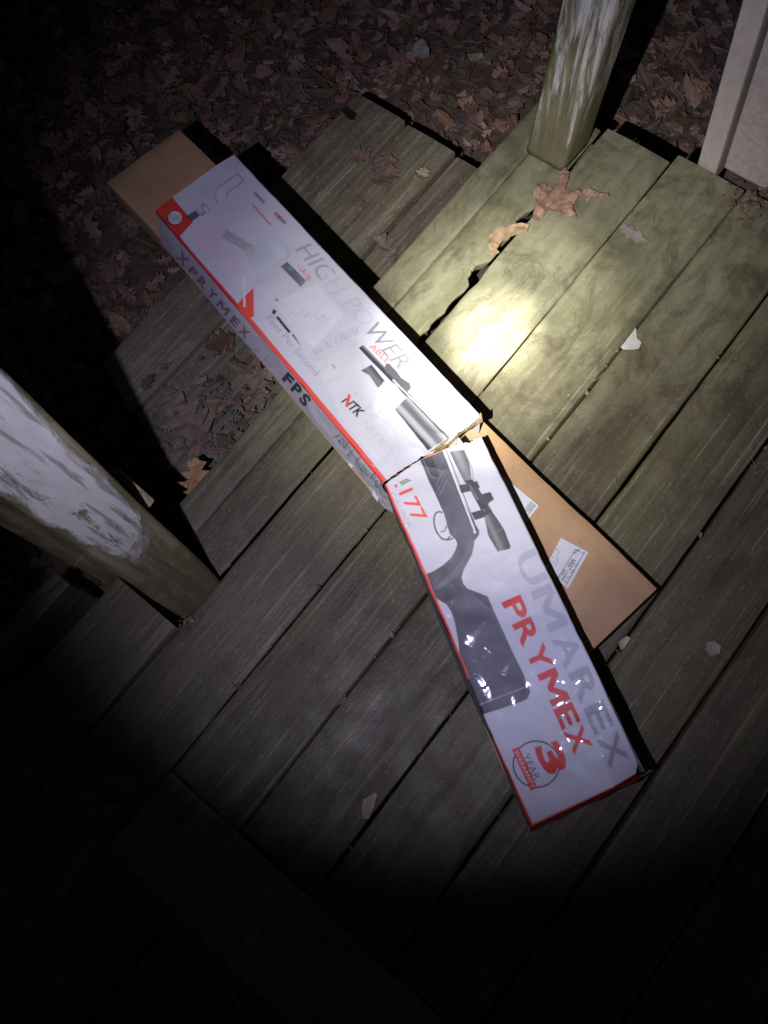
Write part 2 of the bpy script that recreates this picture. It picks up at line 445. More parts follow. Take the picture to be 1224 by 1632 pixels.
# ------------------------------------------------------------------ deck
P = 0.146
def plank_mesh(name, x0, x1, yA, yB, ztop=0.0, thick=0.036, seed=0, nx=90, skewA=0, skewB=0, notch=(), z_twist=0.0, wob=0.0016):
    """board along x; yA = near edge, yB = far edge (yB > yA); skew shifts the left end; notch = [(x, width, depth, side)]"""
    w = yB - yA
    vs = [0.0, .012, .04, .13, .25, .38, .5, .62, .75, .87, .96, .988, 1.0]
    V = []
    m_ = len(vs)
    for i in range(nx + 1):
        u = i / nx
        eA = wob * noise.noise((u * (x1 - x0) * 6, seed * 3.1, .3)) + wob * .7 * noise.noise((u * (x1 - x0) * 30, seed * 3.1, 1.3))
        eB = wob * noise.noise((u * (x1 - x0) * 6, seed * 3.1, 7.3)) + wob * .7 * noise.noise((u * (x1 - x0) * 30, seed * 3.1, 9.3))
        ring = []
        for k, v in enumerate(vs):
            xl = x0 + skewA * (1 - v) + skewB * v + (0.003 * noise.noise((v * 9, seed, 2.2)))
            x = xl + (x1 - xl) * u
            yy = yA + eA + (w + eB - eA) * v
            for (nx_, nw, nd, side) in notch:
                f = max(0.0, 1 - abs(x - nx_) / nw)
                f = min(1, f * 1.7); f = f * f * (3 - 2 * f)
                if f > 0:
                    jag = nd * f * (1 + .55 * noise.noise((x * 60, seed, 4)) + .3 * noise.noise((x * 240, seed, 7)))
                    if side == 'A' : yy = yy + jag * max(0, 1 - v / .3)
                    else: yy = yy - jag * max(0, 1 - (1 - v) / .3)
            d = min(v, 1 - v) * w
            rr = .0028
            drop = rr - math.sqrt(max(0, rr * rr - max(0, rr - d) ** 2))
            zz = ztop - drop + 0.0012 * noise.noise((x * 5, v * 2 + seed * 5, 0)) - .0012 * (2 * v - 1) ** 2 + z_twist * (u - .5) * (v - .5)
            ring.append((x, yy, zz))
        under = .014 if notch else 0.0                   # lower edge cut back so the open split shows dark
        ring.append((ring[-1][0], ring[-1][1], ztop - thick))
        ring.append((ring[0][0], ring[0][1] + under, ztop - thick))
        V += ring
    m2 = m_ + 2
    F = []
    for i in range(nx):
        for k in range(m2):
            a = i * m2 + k; b_ = i * m2 + (k + 1) % m2
            F.append((a, a + m2, b_ + m2, b_))
    me = bpy.data.meshes.new(name)
    caps = [tuple(range(m2)), tuple(reversed([nx * m2 + k for k in range(m2)]))]
    me.from_pydata(V, [], F + caps)
    for p in me.polygons: p.use_smooth = len(p.vertices) == 4
    bm = bmesh.new(); bm.from_mesh(me); bmesh.ops.recalc_face_normals(bm, faces=bm.faces)
    for e in bm.edges:
        if len(e.link_faces) == 2 and e.calc_face_angle(0) > .9: e.smooth = False
    bm.to_mesh(me); bm.free()
    return me

deck = empty('deck', (0.4, -0.9, -0.04))
tag(deck, 'weathered grey wooden deck of long boards under the boxes, green with algae by the post', 'deck')
def plank(x0, x1, yA, yB, parent, mat, **kw):
    return link('plank', plank_mesh('plank', x0, x1, yA, yB, **kw), mat, parent)
gap = {1: .0, 2: .0058, 3: .0016, 4: .003, 5: .0042, 6: .0052, 7: .006, 8: .006, 9: .006, 10: .006, 11: .006, 12: .006, 13: .006, 14: .006}
GX = [at(800, 388).x, at(765, 435).x, at(826, 350).x]
ntA = [(GX[0], .016, .013, 'A'), (GX[1], .034, .014, 'A'), (GX[2], .040, .010, 'A'), (at(690, 525).x, .05, .006, 'A'), (at(725, 482).x, .03, .004, 'A')]
# outermost board has split along its length into two strips
plank(0.028, 1.135, -0.2045, -0.146, deck, M['deck'], seed=1, skewA=0.010, skewB=0.030, thick=.036)
plank(0.012, 1.135, -0.292 + gap[2] / 2, -0.2065, deck, M['deck'], seed=2, skewA=0.0, skewB=0.022, notch=ntA, ztop=-.001, nx=420)
# the same course goes on to the left of the post
plank(-0.98, -0.098, -0.292 + gap[2] / 2, -0.148, deck, M['deck'], seed=3, ztop=-.002)
for k in range(2, 14):
    kw = dict(seed=10 + k, ztop=(-.0015 if k % 3 == 0 else 0.001 * (k % 2)))
    if k == 2: kw['notch'] = [(GX[1] - .01, .02, .004, 'B')]
    x1 = 1.146 if k == 2 else 1.170
    if k <= 2: plank(-0.98, x1, -(k + 1) * P + gap[k + 1] / 2, -k * P - gap[k] / 2, deck, M['deck'], **kw)
    else: plank(-0.262 - .004 * (k % 2), x1, -(k + 1) * P + gap[k + 1] / 2, -k * P - gap[k] / 2, deck, M['deck'], **kw)
# border board across the ends of the near boards and the boards beyond it
link('border_board', box_mesh('border_board', -0.41, -0.268, -2.0, -0.442, -.030, .012, .004), M['lumber'], deck)
for k in range(3, 14):
    plank(-1.3, -0.414, -(k + 1) * P + .003, -k * P - .003, deck, M['deck'], seed=40 + k, nx=30)
link('rim_joist', box_mesh('rim_joist', 0.03, 1.13, -.232, -.194, GZ - .03, -.037, .002), M['lumber'], deck)
link('end_joist', box_mesh('end_joist', 1.09, 1.128, -2.0, -.234, GZ - .03, -.037, .002), M['lumber'], deck)
link('side_joist', box_mesh('side_joist', -0.98, -0.16, -.087, -.049, -.15, -.012, .003), M['lumber'], deck)

# ------------------------------------------------------------------ lower step
step = empty('wooden_step', (0.63, 0.14, GZ))
tag(step, 'low grey wooden step with leaves on it below the deck edge', 'step')
for i, (ya, yb) in enumerate(((.155, .292), (.012, .149), (-.140, .004))):
    plank(.196 - .042 * i, 1.064 - .002 * i, ya, yb, step, M['step'], seed=70 + i, ztop=SZ - (.004 if i == 1 else .0) - (.012 if i == 2 else 0), skewA=-.042, skewB=.008, nx=60)
for x in (.27, .64, .99):
    link('stringer', box_mesh('stringer', x, x + .038, -.135, .28, GZ - .03, SZ - .050, .002), M['lumber'], step)
link('riser', box_mesh('riser', .215, 1.05, .248, .272, GZ - .03, SZ - .039, .002), M['lumber'], step)

# ------------------------------------------------------------------ posts
def post_mesh(name, x0, x1, y0, y1, z0, z1, seed, cham=.010, lean=(0, 0)):
    bm = bmesh.new()
    prof = []
    for (cx, cy, a0) in ((x1 - cham, y1 - cham, 0), (x0 + cham, y1 - cham, 90), (x0 + cham, y0 + cham, 180), (x1 - cham, y0 + cham, 270)):
        for a in (0, 22.5, 45, 67.5, 90):
            t = math.radians(a0 + a); prof.append((cx + cham * math.cos(t), cy + cham * math.sin(t)))
    n = 90; rings = []
    for i in range(n + 1):
        z = z0 + (z1 - z0) * i / n
        rings.append([bm.verts.new((px + lean[0] * z + .0022 * noise.noise((px * 40, py * 40, z * 7 + seed)), py + lean[1] * z + .0022 * noise.noise((px * 40 + 9, py * 40, z * 7 + seed)), z)) for px, py in prof])
    k = len(prof)
    for i in range(n):
        for j in range(k):
            f = bm.faces.new((rings[i][j], rings[i][(j + 1) % k], rings[i + 1][(j + 1) % k], rings[i + 1][j])); f.smooth = True
    bm.faces.new(rings[0][::-1]); bm.faces.new(rings[-1])
    me = bpy.data.meshes.new(name); bm.to_mesh(me); bm.free()
    return me
pr = empty('wooden_post', (1.05, -.243, 0))
tag(pr, 'wooden post with white paint flaking in streaks, on the far deck corner', 'post')
link('shaft', post_mesh('shaft', 1.008, 1.097, -.286, -.197, .001, 1.15, 3, lean=(.07, -.07)), M['post_a'], pr)
pl = empty('wooden_post', (-.036, -.252, 0))
tag(pl, 'mossy wooden post with a large white painted patch, left of the step', 'post')
link('shaft', post_mesh('shaft', -.081, .008, -.296, -.207, GZ - .05, .92, 5, lean=(.021, 0)), M['post_b'], pl)
link('side_board', box_mesh('side_board', -.119, -.088, -.140, -.100, GZ - .02, .118, .003), M['lumber_v'], pl)
link('side_board', box_mesh('side_board', -.120, -.089, -.141, -.101, .122, .85, .003), M['lumber_v'], pl)
# splintered shim standing proud of the post's far side
def wedge():
    a = [at(186, 743, .37), at(248, 797, .325), at(241, 808, .32), at(224, 811, .32)]
    bm = bmesh.new()
    top = [bm.verts.new(p) for p in a]
    bot = [bm.verts.new(Vector((p.x - .012, p.y + .012, p.z - .012))) for p in a]
    bm.faces.new(top); bm.faces.new(bot[::-1])
    for i in range(4): bm.faces.new((top[i], bot[i], bot[(i + 1) % 4], top[(i + 1) % 4]))
    bmesh.ops.recalc_face_normals(bm, faces=bm.faces)
    bmesh.ops.bevel(bm, geom=bm.edges[:], offset=.0015, segments=1, affect='EDGES')
    me = bpy.data.meshes.new('shim'); bm.to_mesh(me); bm.free()
    return me
link('shim', wedge(), simple('split_pale_wood', (0.07, 0.06, 0.03), (0.34, 0.29, 0.17), 14, (6, 6, 3), 0.7, .4), pl)

# ------------------------------------------------------------------ house wall
wall = empty('house_wall', (1.6, -1.2, GZ))
tag(wall, 'beige house wall panel with a corner trim board at the deck end', 'wall')
link('wall_panel', box_mesh('wall_panel', 1.186, 1.30, -2.6, -.526, .004, 2.6, .004), M['wall'], wall)
link('corner_trim', box_mesh('corner_trim', 1.175, 1.30, -.5205, -.481, -.03, 2.6, .004), M['trim'], wall)
link('foundation', box_mesh('foundation', 1.20, 1.29, -2.6, -.53, GZ - .05, -.002, 0), M['soil'], wall)

for o_ in wall.children:
    for v_ in o_.data.vertices: v_.co.y += .09 * max(0.0, v_.co.z)
# ------------------------------------------------------------------ printing: everything inked on the cartons, drawn in measured coordinates
class Canvas:
    def __init__(s, x0, y0, x1, y1, S=3):
        s.x0, s.y0, s.S = x0, y0, S
        s.w, s.h = int((x1 - x0) * S), int((y1 - y0) * S)
        s.C = np.empty((s.h, s.w, 3), np.float32); s.C[:] = (.545, .545, .60)
        s.T = np.zeros((s.h, s.w), np.float32)
    def _mask(s, pts):
        p = np.array(pts, float); p[:, 0] = (p[:, 0] - s.x0) * s.S; p[:, 1] = (p[:, 1] - s.y0) * s.S
        ax, ay = max(0, int(p[:, 0].min())), max(0, int(p[:, 1].min()))
        bx, by = min(s.w, int(p[:, 0].max()) + 2), min(s.h, int(p[:, 1].max()) + 2)
        if bx <= ax or by <= ay: return None
        X, Y = np.meshgrid(np.arange(ax, bx) + .5, np.arange(ay, by) + .5)
        ins = np.zeros(X.shape, bool); n = len(p)
        for i in range(n):
            x1, y1 = p[i]; x2, y2 = p[(i + 1) % n]
            if y1 == y2: continue
            c = ((y1 > Y) != (y2 > Y)) & (X < (x2 - x1) * (Y - y1) / (y2 - y1) + x1)
            ins ^= c
        return ax, ay, bx, by, ins, X / s.S + s.x0, Y / s.S + s.y0
    def poly(s, pts, col, a=1.0, fn=None):
        r = s._mask(pts)
        if r is None: return
        ax, ay, bx, by, ins, X, Y = r
        sub = s.C[ay:by, ax:bx]
        c = fn(X, Y) if fn else np.broadcast_to(np.array(col, np.float32), sub.shape)
        k = (ins * a)[..., None]
        sub[:] = sub * (1 - k) + c * k
    def film(s, pts, v=1.0):
        r = s._mask(pts)
        if r is None: return
        ax, ay, bx, by, ins, X, Y = r
        s.T[ay:by, ax:bx] = np.where(ins, v, s.T[ay:by, ax:bx])
    def line(s, pts, w, col, a=1.0):
        for p, q in zip(pts[:-1], pts[1:]):
            p, q = np.array(p, float), np.array(q, float); d = q - p; L = np.hypot(*d)
            if L == 0: continue
            d /= L; n = np.array([-d[1], d[0]]) * w / 2; e = d * w * .3
            s.poly([p + n - e, q + n + e, q - n + e, p - n - e], col, a)
    def ellipse(s, c, rx, ry, ang=0, n=40, a0=0, a1=360):
        t = np.radians(np.linspace(a0, a1, n)); ca, sa = math.cos(math.radians(ang)), math.sin(math.radians(ang))
        return [(c[0] + rx * math.cos(k) * ca - ry * math.sin(k) * sa, c[1] + rx * math.cos(k) * sa + ry * math.sin(k) * ca) for k in t]
    def text(s, body, o, run, up, col, a=1.0, bold=0.0, shear=0.0, fade=None):
        """glyphs of body laid from o along run (full width) with cap height up"""
        cu = bpy.data.curves.new('glyphs', 'FONT'); cu.body = body; cu.offset = bold; cu.shear = shear; cu.resolution_u = 3
        ob = bpy.data.objects.new('glyphs', cu); COL.objects.link(ob)
        dg = bpy.context.evaluated_depsgraph_get(); me = ob.evaluated_get(dg).to_mesh()
        me.calc_loop_triangles()
        V = np.array([v.co[:2] for v in me.vertices]); T = [tuple(t.vertices) for t in me.loop_triangles]
        ob.evaluated_get(dg).to_mesh_clear(); bpy.data.objects.remove(ob); bpy.data.curves.remove(cu)
        if not len(V): return
        w0, w1 = V[:, 0].min(), V[:, 0].max(); hh = V[:, 1].max()
        u = (V[:, 0:1] - w0) / (w1 - w0); v = V[:, 1:2] / hh
        Q = np.array(o) + u * np.array(run) + v * np.array(up)
        for t in T:
            al = a if fade is None else a * fade(float(u[t[0], 0]))
            s.poly(Q[list(t)], col, al)
    def letters(s, body, o, run, up, col, fill=.82, **kw):
        o, run = np.array(o, float), np.array(run, float)
        f = kw.pop('fade', None)
        wd = [1.35 if ch in 'MW' else (.86 if ch in 'EFPS' else 1.0) for ch in body]
        t = 0.0; n = len(body)
        for i, ch in enumerate(body):
            a = f(i / (n - 1)) if f else 1.0
            p, r_w = o + run * t / sum(wd), run * (wd[i] / sum(wd) * fill)
            if ch == 'M':                                 # broad square-shouldered M
                g = [(0, 0), (0, 1), (.23, 1), (.5, .50), (.77, 1), (1, 1), (1, 0), (.80, 0), (.80, .62), (.57, .20), (.43, .20), (.20, .62), (.20, 0)]
                s.poly([p + r_w * x + np.array(up, float) * y for x, y in g], col, a)
            else: s.text(ch, p, r_w, up, col, a, **kw)
            t += wd[i]
    def blur(s):
        for A in (s.C, s.T):
            for ax in (0, 1):
                A[:] = (np.roll(A, 1, ax) + 2 * A + np.roll(A, -1, ax)) / 4
    def sample(s, x, y):
        fx = np.clip((x - s.x0) * s.S - .5, 0, s.w - 2); fy = np.clip((y - s.y0) * s.S - .5, 0, s.h - 2)
        ix, iy = fx.astype(int), fy.astype(int); tx, ty = (fx - ix)[:, None], (fy - iy)[:, None]
        def L(A):
            A = A.reshape(s.h, s.w, -1)
            return (A[iy, ix] * (1 - tx) + A[iy, ix + 1] * tx) * (1 - ty) + (A[iy + 1, ix] * (1 - tx) + A[iy + 1, ix + 1] * tx) * ty
        return L(s.C), L(s.T)[:, 0]

RED = (.62, .045, .035); RED2 = (.70, .08, .06); INK = (.035, .036, .045); GREY = (.36, .36, .39); LG = (.55, .55, .58)
def Z(z_ox, z_oy, k):                                  # measured on an enlargement: origin and factor
    return lambda *pts: [(x / k + z_ox, y / k + z_oy) for x, y in pts]
cv = Canvas(150, 190, 1070, 1350)
z1, z2, z3 = Z(150, 180, 3.497), Z(330, 380, 3.497), Z(480, 520, 3.497)
z4, z5, z6 = Z(580, 680, 3.497), Z(700, 900, 3.4), Z(720, 1050, 3.4)
def hatch(c, p, q, up, n, col, w=1.3, a=.8, seed=1):
    """lettering too small to read: uneven upright strokes along a line"""
    r = random.Random(seed); p, q, up = np.array(p, float), np.array(q, float), np.array(up, float)
    for i in range(n):
        if r.random() < .16: continue
        b = p + (q - p) * (i + r.uniform(.1, .6)) / n
        h0, h1 = r.uniform(0, .35), r.uniform(.6, 1)
        sh = (q - p) / n * r.uniform(-.5, .6)
        c.line([b + up * h0, b + up * h1 + sh], w, col, a * r.uniform(.5, 1))
        if r.random() < .5: c.line([b + up * h0, b + up * h0 + (q - p) / n * .6], w, col, a * .8)

# ---- upper half of the printed box
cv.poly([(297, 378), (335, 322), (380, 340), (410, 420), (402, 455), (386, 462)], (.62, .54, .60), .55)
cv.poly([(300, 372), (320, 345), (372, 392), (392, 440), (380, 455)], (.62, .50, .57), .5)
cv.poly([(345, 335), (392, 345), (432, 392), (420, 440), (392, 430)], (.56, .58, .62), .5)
cv.poly(z1((430, 465), (335, 545), (470, 695), (552, 605)), RED)
cv.poly(cv.ellipse((278, 348), 13, 12.5), (.10, .03, .05), .55); cv.poly(cv.ellipse((279, 347), 11, 10.5), (.62, .58, .64))
for i in range(7): cv.line([(271 + i * 2.4, 341 + (i % 3)), (273 + i * 2.2, 353 - (i % 2) * 2)], 1.4, (.22, .2, .3), .6)
cv.line([(247, 336), (258, 349), (284, 377)], 5, RED)
cv.line([(281, 375), (330, 433), (386, 497)], 6.5, RED)
cv.line([(383, 494), (450, 573), (530, 667), (611, 765)], 9.0, RED2)
cv.poly([(404, 459), (391, 471), (383, 479), (378, 486), (396, 508), (405, 504)], RED2)
cv.line([(388, 440), (390, 488)], 3.2, (.66, .66, .68))
cv.line(z1((688, 500), (670, 462), (690, 422), (800, 335), (832, 380), (745, 445), (740, 470)), 2.2, (.26, .26, .32), .8)
cv.text('5', z1((655, 548))[0], (-12, -15), (-14, 10), (.25, .25, .32), .8); cv.text('1', z1((590, 572))[0], (-8, -8), (-13, 9), INK, .85, bold=.03)
cv.line(z1((897, 447), (945, 500)), 5, (.3, .12, .16), .75); cv.line(z1((885, 515), (980, 620)), 3, RED, .7)
cv.line(z1((1012, 560), (1030, 580)), 6, RED, .75); cv.line(z1((1030, 580), (1062, 612)), 6, (.16, .13, .18), .75)
cv.poly(z1((735, 650), (905, 745), (880, 790), (712, 695)), (.44, .44, .40), .6)
for i in range(26):
    t = i / 25; cv.line(z1((735 + 168 * t, 652 + 93 * t), (714 + 166 * t, 694 + 95 * t)), .9 + .8 * (i * 7 % 3) / 2, (.2, .2, .2), .55)
cv.poly(cv.ellipse((441, 403), 14, 12), (.56, .60, .65), .8)
cv.line(cv.ellipse((441, 403), 19, 18, 0, 16, -60, 40), 1.2, (.4, .4, .5), .8)
cv.poly(z1((1075, 828), (1182, 937), (1150, 970), (1040, 855)), (.10, .10, .13), .9)
hatch(cv, (458, 426), (481, 450), (4, -4), 8, (.5, .5, .55), 1, .6, 3)
hatch(cv, (474, 426), (492, 449), (6, -5), 8, RED2, 1.6, .9, 4)
cv.text('HIGH POWER', (470, 398), (165, 192), (20, -17), (.17, .17, .19), .95, shear=.3, fade=lambda u: .9 if u > .66 else (.55 if u < .22 else .16))
cv.text('ABLE', (588, 552), (28, 28), (7, -6), RED2, .95)
cv.poly([(436, 492), (441, 496), (437, 502), (433, 498)], INK); cv.poly(z2((380, 330), (400, 342), (384, 358)), INK, .7)
cv.line(z2((392, 440), (458, 520)), 4.4, INK); cv.poly(z2((470, 538), (482, 532), (528, 606)), INK, .8)
cv.text('Feet Per Second', (424, 508), (78, 92), (8, -7), (.30, .30, .36), .85)
cv.poly([(436, 482), (505, 452), (548, 500), (500, 556), (470, 528)], (.62, .63, .67), .8)
for i in range(7): hatch(cv, (452 + i * 11, 489 - i * 3 + (i % 2) * 14), (463 + i * 11, 484 - i * 3 + (i % 2) * 14), (2, -3), 5, GREY, .9, .35, 20 + i)
hatch(cv, (500, 568), (572, 530), (-2, -14), 22, (.30, .30, .34), 1.3, .75, 6)
hatch(cv, (504, 572), (518, 590), (7, -6), 6, GREY, 1.1, .6, 8)
cv.poly([(505, 578), (560, 548), (632, 700), (600, 738), (540, 660)], (.62, .62, .64), .5)
cv.line(z2((700, 705), (712, 722)), 3, (.15, .25, .25), .7)
# clear-taped paper label and further small print
cv.poly([(388, 398), (420, 382), (452, 432), (416, 452)], (.50, .51, .58), .55); cv.line([(388, 398), (420, 382), (452, 432), (416, 452), (388, 398)], .9, (.42, .42, .5), .5)
cv.line([(436, 470), (505, 440), (560, 505), (498, 556), (436, 470)], 1.0, (.44, .44, .50), .6)
cv.poly([(318, 300), (345, 282), (352, 300), (328, 322)], (.50, .50, .58), .5)
for i in range(6): hatch(cv, (312 + i * 13, 392 + i * 15), (322 + i * 13, 403 + i * 15), (5, -4), 6, (.40, .36, .44), 1, .5, 80 + i)
for i in range(5): hatch(cv, (470 + i * 12, 505 + i * 2), (484 + i * 12, 498 + i * 2), (-2, -5), 6, (.3, .3, .34), 1.1, .55, 90 + i)
for i in range(4): hatch(cv, (452 + i * 9, 470 - i * 4), (462 + i * 9, 466 - i * 4), (-2, -4), 5, (.3, .3, .34), 1.1, .5, 100 + i)
hatch(cv, (548, 612), (566, 632), (5, -5), 6, GREY, 1.2, .5, 110); hatch(cv, (574, 690), (618, 742), (7, -6), 14, (.45, .45, .48), 1.2, .5, 111)
hatch(cv, (520, 612), (545, 600), (-1, -5), 8, GREY, 1.1, .5, 112); hatch(cv, (556, 560), (572, 545), (-2, -8), 6, GREY, 1.2, .5, 113)
# barrel end, sight and tube of the pictured air rifle
def ramp_fn(p, q, stops):
    p, q = np.array(p, float), np.array(q, float); d = q - p; L2 = d @ d
    ts = [t for t, _ in stops]; cs = np.array([c if isinstance(c, tuple) else (c, c, c * 1.08) for _, c in stops])
    def fn(X, Y):
        t = ((X - p[0]) * d[0] + (Y - p[1]) * d[1]) / L2
        return np.stack([np.interp(t, ts, cs[:, i]) for i in range(3)], -1).astype(np.float32)
    return fn
cv.poly(z3((320, 118), (345, 100), (530, 290), (612, 352), (590, 372), (500, 308)), INK, 1, ramp_fn((575, 552), (581, 546), [(0, .04), (.5, .22), (1, .06)]))
cv.poly(z3((332, 245), (392, 212), (470, 310), (428, 344), (380, 272)), INK, 1, ramp_fn((585, 605), (606, 588), [(0, .05), (.4, .16), (.7, .05), (1, .12)]))
cv.poly(z3((468, 212), (488, 205), (535, 255), (560, 290), (605, 318), (614, 345), (592, 358), (545, 322), (470, 250)), (.10, .10, .11))
cv.poly(z3((520, 318), (600, 372), (832, 612), (815, 625), (560, 372)), (.08, .08, .09))
cv.line(z3((512, 300), (822, 608)), 2.2, (.60, .60, .60))
cv.poly(z3((590, 392), (812, 624), (706, 692), (522, 462)), INK, 1, ramp_fn((636, 660), (662, 636), [(0, .04), (.12, .26), (.26, .30), (.42, .08), (.6, .10), (.78, .30), (.9, .12), (1, .04)]))
cv.poly(z3((462, 306), (586, 398), (442, 540), (400, 470), (420, 380)), (.64, .65, .63))
hatch(cv, z3((400, 530))[0], z3((560, 385))[0], (-5, -7), 15, GREY, 1.1, .7, 9); hatch(cv, z3((360, 470))[0], z3((420, 430))[0], (-4, -6), 6, GREY, 1, .5, 10)
cv.text('NTK', z3((222, 418))[0], (27, 26), (12, -10), INK, 1, bold=.03, shear=.15)
cv.poly(z3((245, 440), (262, 452), (276, 384), (262, 372)), RED2)
cv.text('NITRO', z3((335, 545))[0], (44, 52), (9, -8), (.45, .45, .48), .55)
cv.line(cv.ellipse((600, 705), 32, 46, -28, 40, -70, 80), 1.6, (.5, .5, .52), .7); cv.line(cv.ellipse((598, 708), 26, 40, -28, 30, 0, 140), 1.2, LG, .6)
cv.line(cv.ellipse((714, 669), 15, 15, 0, 30, 150, 350), 1.5, (.25, .25, .27), .9)
cv.text('4X32', (706, 663), (18, 18), (6, -6), (.25, .25, .28), .9); cv.text('SCOPE', (700, 668), (21, 20), (5, -5), (.25, .25, .28), .8); cv.text('INCLUDED', (699, 675), (19, 17), (4, -4), (.25, .25, .28), .8)
# ---- lower half
STK = [(668, 729), (690, 726), (705, 716), (716, 745), (736, 790), (757, 835), (764, 846), (763, 853), (756, 863), (755, 872), (752, 884), (745, 897), (739, 908), (736, 920), (738, 930), (745, 938), (758, 943), (777, 950), (790, 980), (812, 1028), (832, 1070), (843, 1092), (845, 1104), (840, 1114), (830, 1119), (763, 1141), (754, 1125), (746, 1100), (738, 1082), (733, 1050), (730, 1020), (724, 990), (718, 973), (711, 963), (700, 957), (691, 952), (683, 935), (674, 917), (690, 911), (706, 901), (719, 889), (726, 877), (729, 867), (725, 858), (717, 852), (708, 820), (697, 795), (684, 768)]
cv.poly(STK, INK, 1, ramp_fn((688, 860), (790, 835), [(0, (.05, .05, .066)), (.3, (.085, .085, .11)), (.6, (.12, .12, .15)), (1, (.06, .06, .08))]))  # stock tones lightened to carry the flashlight's gloss in the ink
cv.poly([(756, 870), (750, 886), (738, 908), (720, 925), (700, 940), (690, 938), (712, 920), (735, 895), (745, 870)], (.14, .14, .17), .8)
cv.poly([(726, 975), (777, 960), (835, 1082), (764, 1108), (744, 1050)], (.075, .075, .10), .8)
cv.poly([(672, 730), (688, 727), (700, 757), (694, 763), (684, 760)], (.035, .035, .05)); cv.line([(674, 731), (686, 759), (695, 762)], 1.4, (.2, .2, .22))
for i in range(3): cv.line([(694 + i * 4, 775 + i * 6), (706 + i * 3, 752 + i * 6)], 1.6, (.2, .2, .22), .7)
cv.line([(706, 716), (757, 849)], 4.0, (.60, .60, .62)); cv.line([(704, 717), (754, 846)], 1.4, INK); cv.line([(711, 717), (761, 846)], 1.3, INK)
cv.line([(755, 1127), (842, 1093)], 1.8, (.34, .34, .4))
SC = (.06, .06, .075)
cv.poly([(716, 720), (740, 717), (749, 742), (752, 768), (742, 771), (731, 750)], SC, 1, ramp_fn((722, 742), (748, 730), [(0, .05), (.45, .24), (.6, .20), (1, .04)]))
cv.line([(739, 716), (752, 745), (755, 765)], 1.2, (.2, .2, .22))
cv.poly([(741, 766), (753, 764), (770, 790), (785, 816), (772, 824), (757, 795)], SC); cv.line([(748, 772), (772, 815)], 2, (.17, .17, .19))
cv.poly([(765, 788), (782, 784), (787, 796), (780, 801), (775, 809), (768, 811), (760, 800)], (.05, .05, .06)); cv.poly([(756, 768), (760, 766), (765, 777), (760, 780)], SC)
cv.poly([(731, 773), (746, 771), (750, 783), (735, 786)], SC); cv.poly([(751, 817), (769, 812), (773, 824), (757, 829)], SC)
cv.poly([(772, 823), (785, 816), (792, 826), (804, 845), (814, 871), (812, 875), (793, 879), (778, 853)], SC, 1, ramp_fn((780, 858), (806, 846), [(0, .04), (.35, .22), (.55, .10), (1, .04)]))
cv.line([(779, 852), (803, 842)], 1.3, (.2, .2, .22))
cv.line(cv.ellipse((705, 838), 12, 23, -18, 40, 60, 300), 2.6, (.10, .10, .12)); cv.line([(711, 826), (713, 836), (709, 846), (703, 848)], 2, (.12, .12, .14)); cv.line([(696, 849), (704, 859), (714, 861), (724, 857)], 2.4, (.10, .10, .12))
cv.text('.177', (628, 772), (33, 62), (21, -9), RED2, 1, bold=.012)
cv.text('CALIBER', (621, 786), (30, 56), (7, -3), (.34, .34, .44), .8)
cv.letters('PRYMEX', (800, 960), (118, 246), (29, -13), RED, fill=.93, bold=.03)
cv.letters('UMAREX', (820, 888), (158, 345), (31, -15), (.27, .27, .31), fill=.88, bold=.025, fade=lambda u: .45 + .4 * u)
cv.line(cv.ellipse((855, 1218), 37, 37), 2.4, (.07, .07, .10))
cv.text('3', (852, 1192), (21, 46), (36, -15), RED, 1, bold=.045)
cv.text('YEAR', (832, 1204), (20, 40), (10, -4), (.07, .07, .10), .9)
cv.poly([(816, 1194), (827, 1190), (857, 1256), (846, 1261)], RED); cv.text('WARRANTY', (819, 1197), (29, 60), (6, -2.5), (.7, .68, .7), .9)
cv.line([(612, 775), (655, 872), (676, 920)], 10, RED2); cv.line([(674, 915), (705, 988), (744, 1080)], 9, RED2); cv.line([(766, 1142), (805, 1225), (848, 1320)], 8, RED)
cv.poly([(848, 1330), (1032, 1240), (1030, 1228), (845, 1315)], RED)
# left side panel of the upper half: lettering along it
cv.poly([(247, 339), (330, 436), (450, 577), (609, 771), (600, 800), (440, 612), (300, 452), (254, 396)], (.50, .50, .565), .95)
for k_ in range(5): cv.line([(258 + k_ * 4, 372 + k_ * 5), (255 + k_ * 4, 380 + k_ * 5)], 1.6, (.2, .2, .36), .7)
cv.text('X', (279, 409), (15, 17), (10, -11), (.34, .09, .14), .8, bold=.05)
cv.letters('PRYMEX', (299, 432), (98, 113), (8, -9), (.30, .14, .20), fill=.72, bold=.04)
hatch(cv, (398, 548), (430, 585), (8, -8), 9, (.30, .2, .28), 1.8, .6, 31)
cv.letters('FPS', (448, 604), (42, 48), (11, -12), (.05, .05, .08), fill=.8, bold=.05)
for a_, b_, n_, sd_ in (((530, 698), (556, 730), 6, 33), ((562, 736), (584, 764), 7, 34), ((588, 762), (602, 782), 5, 35)):
    hatch(cv, a_, b_, (10, -11), n_, (.08, .08, .11), 2.2, .85, sd_)
    hatch(cv, a_, b_, (6, -7), n_, (.10, .10, .12), 1.8, .7, sd_ + 9)
cv.line([(505, 668), (520, 686)], 1.2, LG, .7)
# left side panel of the lower half is plain dark grey
# film: clear tape wound over the torn part and the near end
for q in ([(612, 765), (700, 735), (735, 835), (650, 870)], [(690, 930), (850, 905), (905, 1060), (735, 1140)], [(735, 1110), (925, 1070), (1035, 1240), (845, 1330)],
          [(300, 330), (420, 300), (470, 420), (380, 440)], [(640, 870), (690, 850), (760, 1000), (715, 1020)]):
    cv.film(q, 1.0)
cv.film([(735, 1130), (765, 1128), (850, 1318), (845, 1330)], 1.0)
cv.blur()

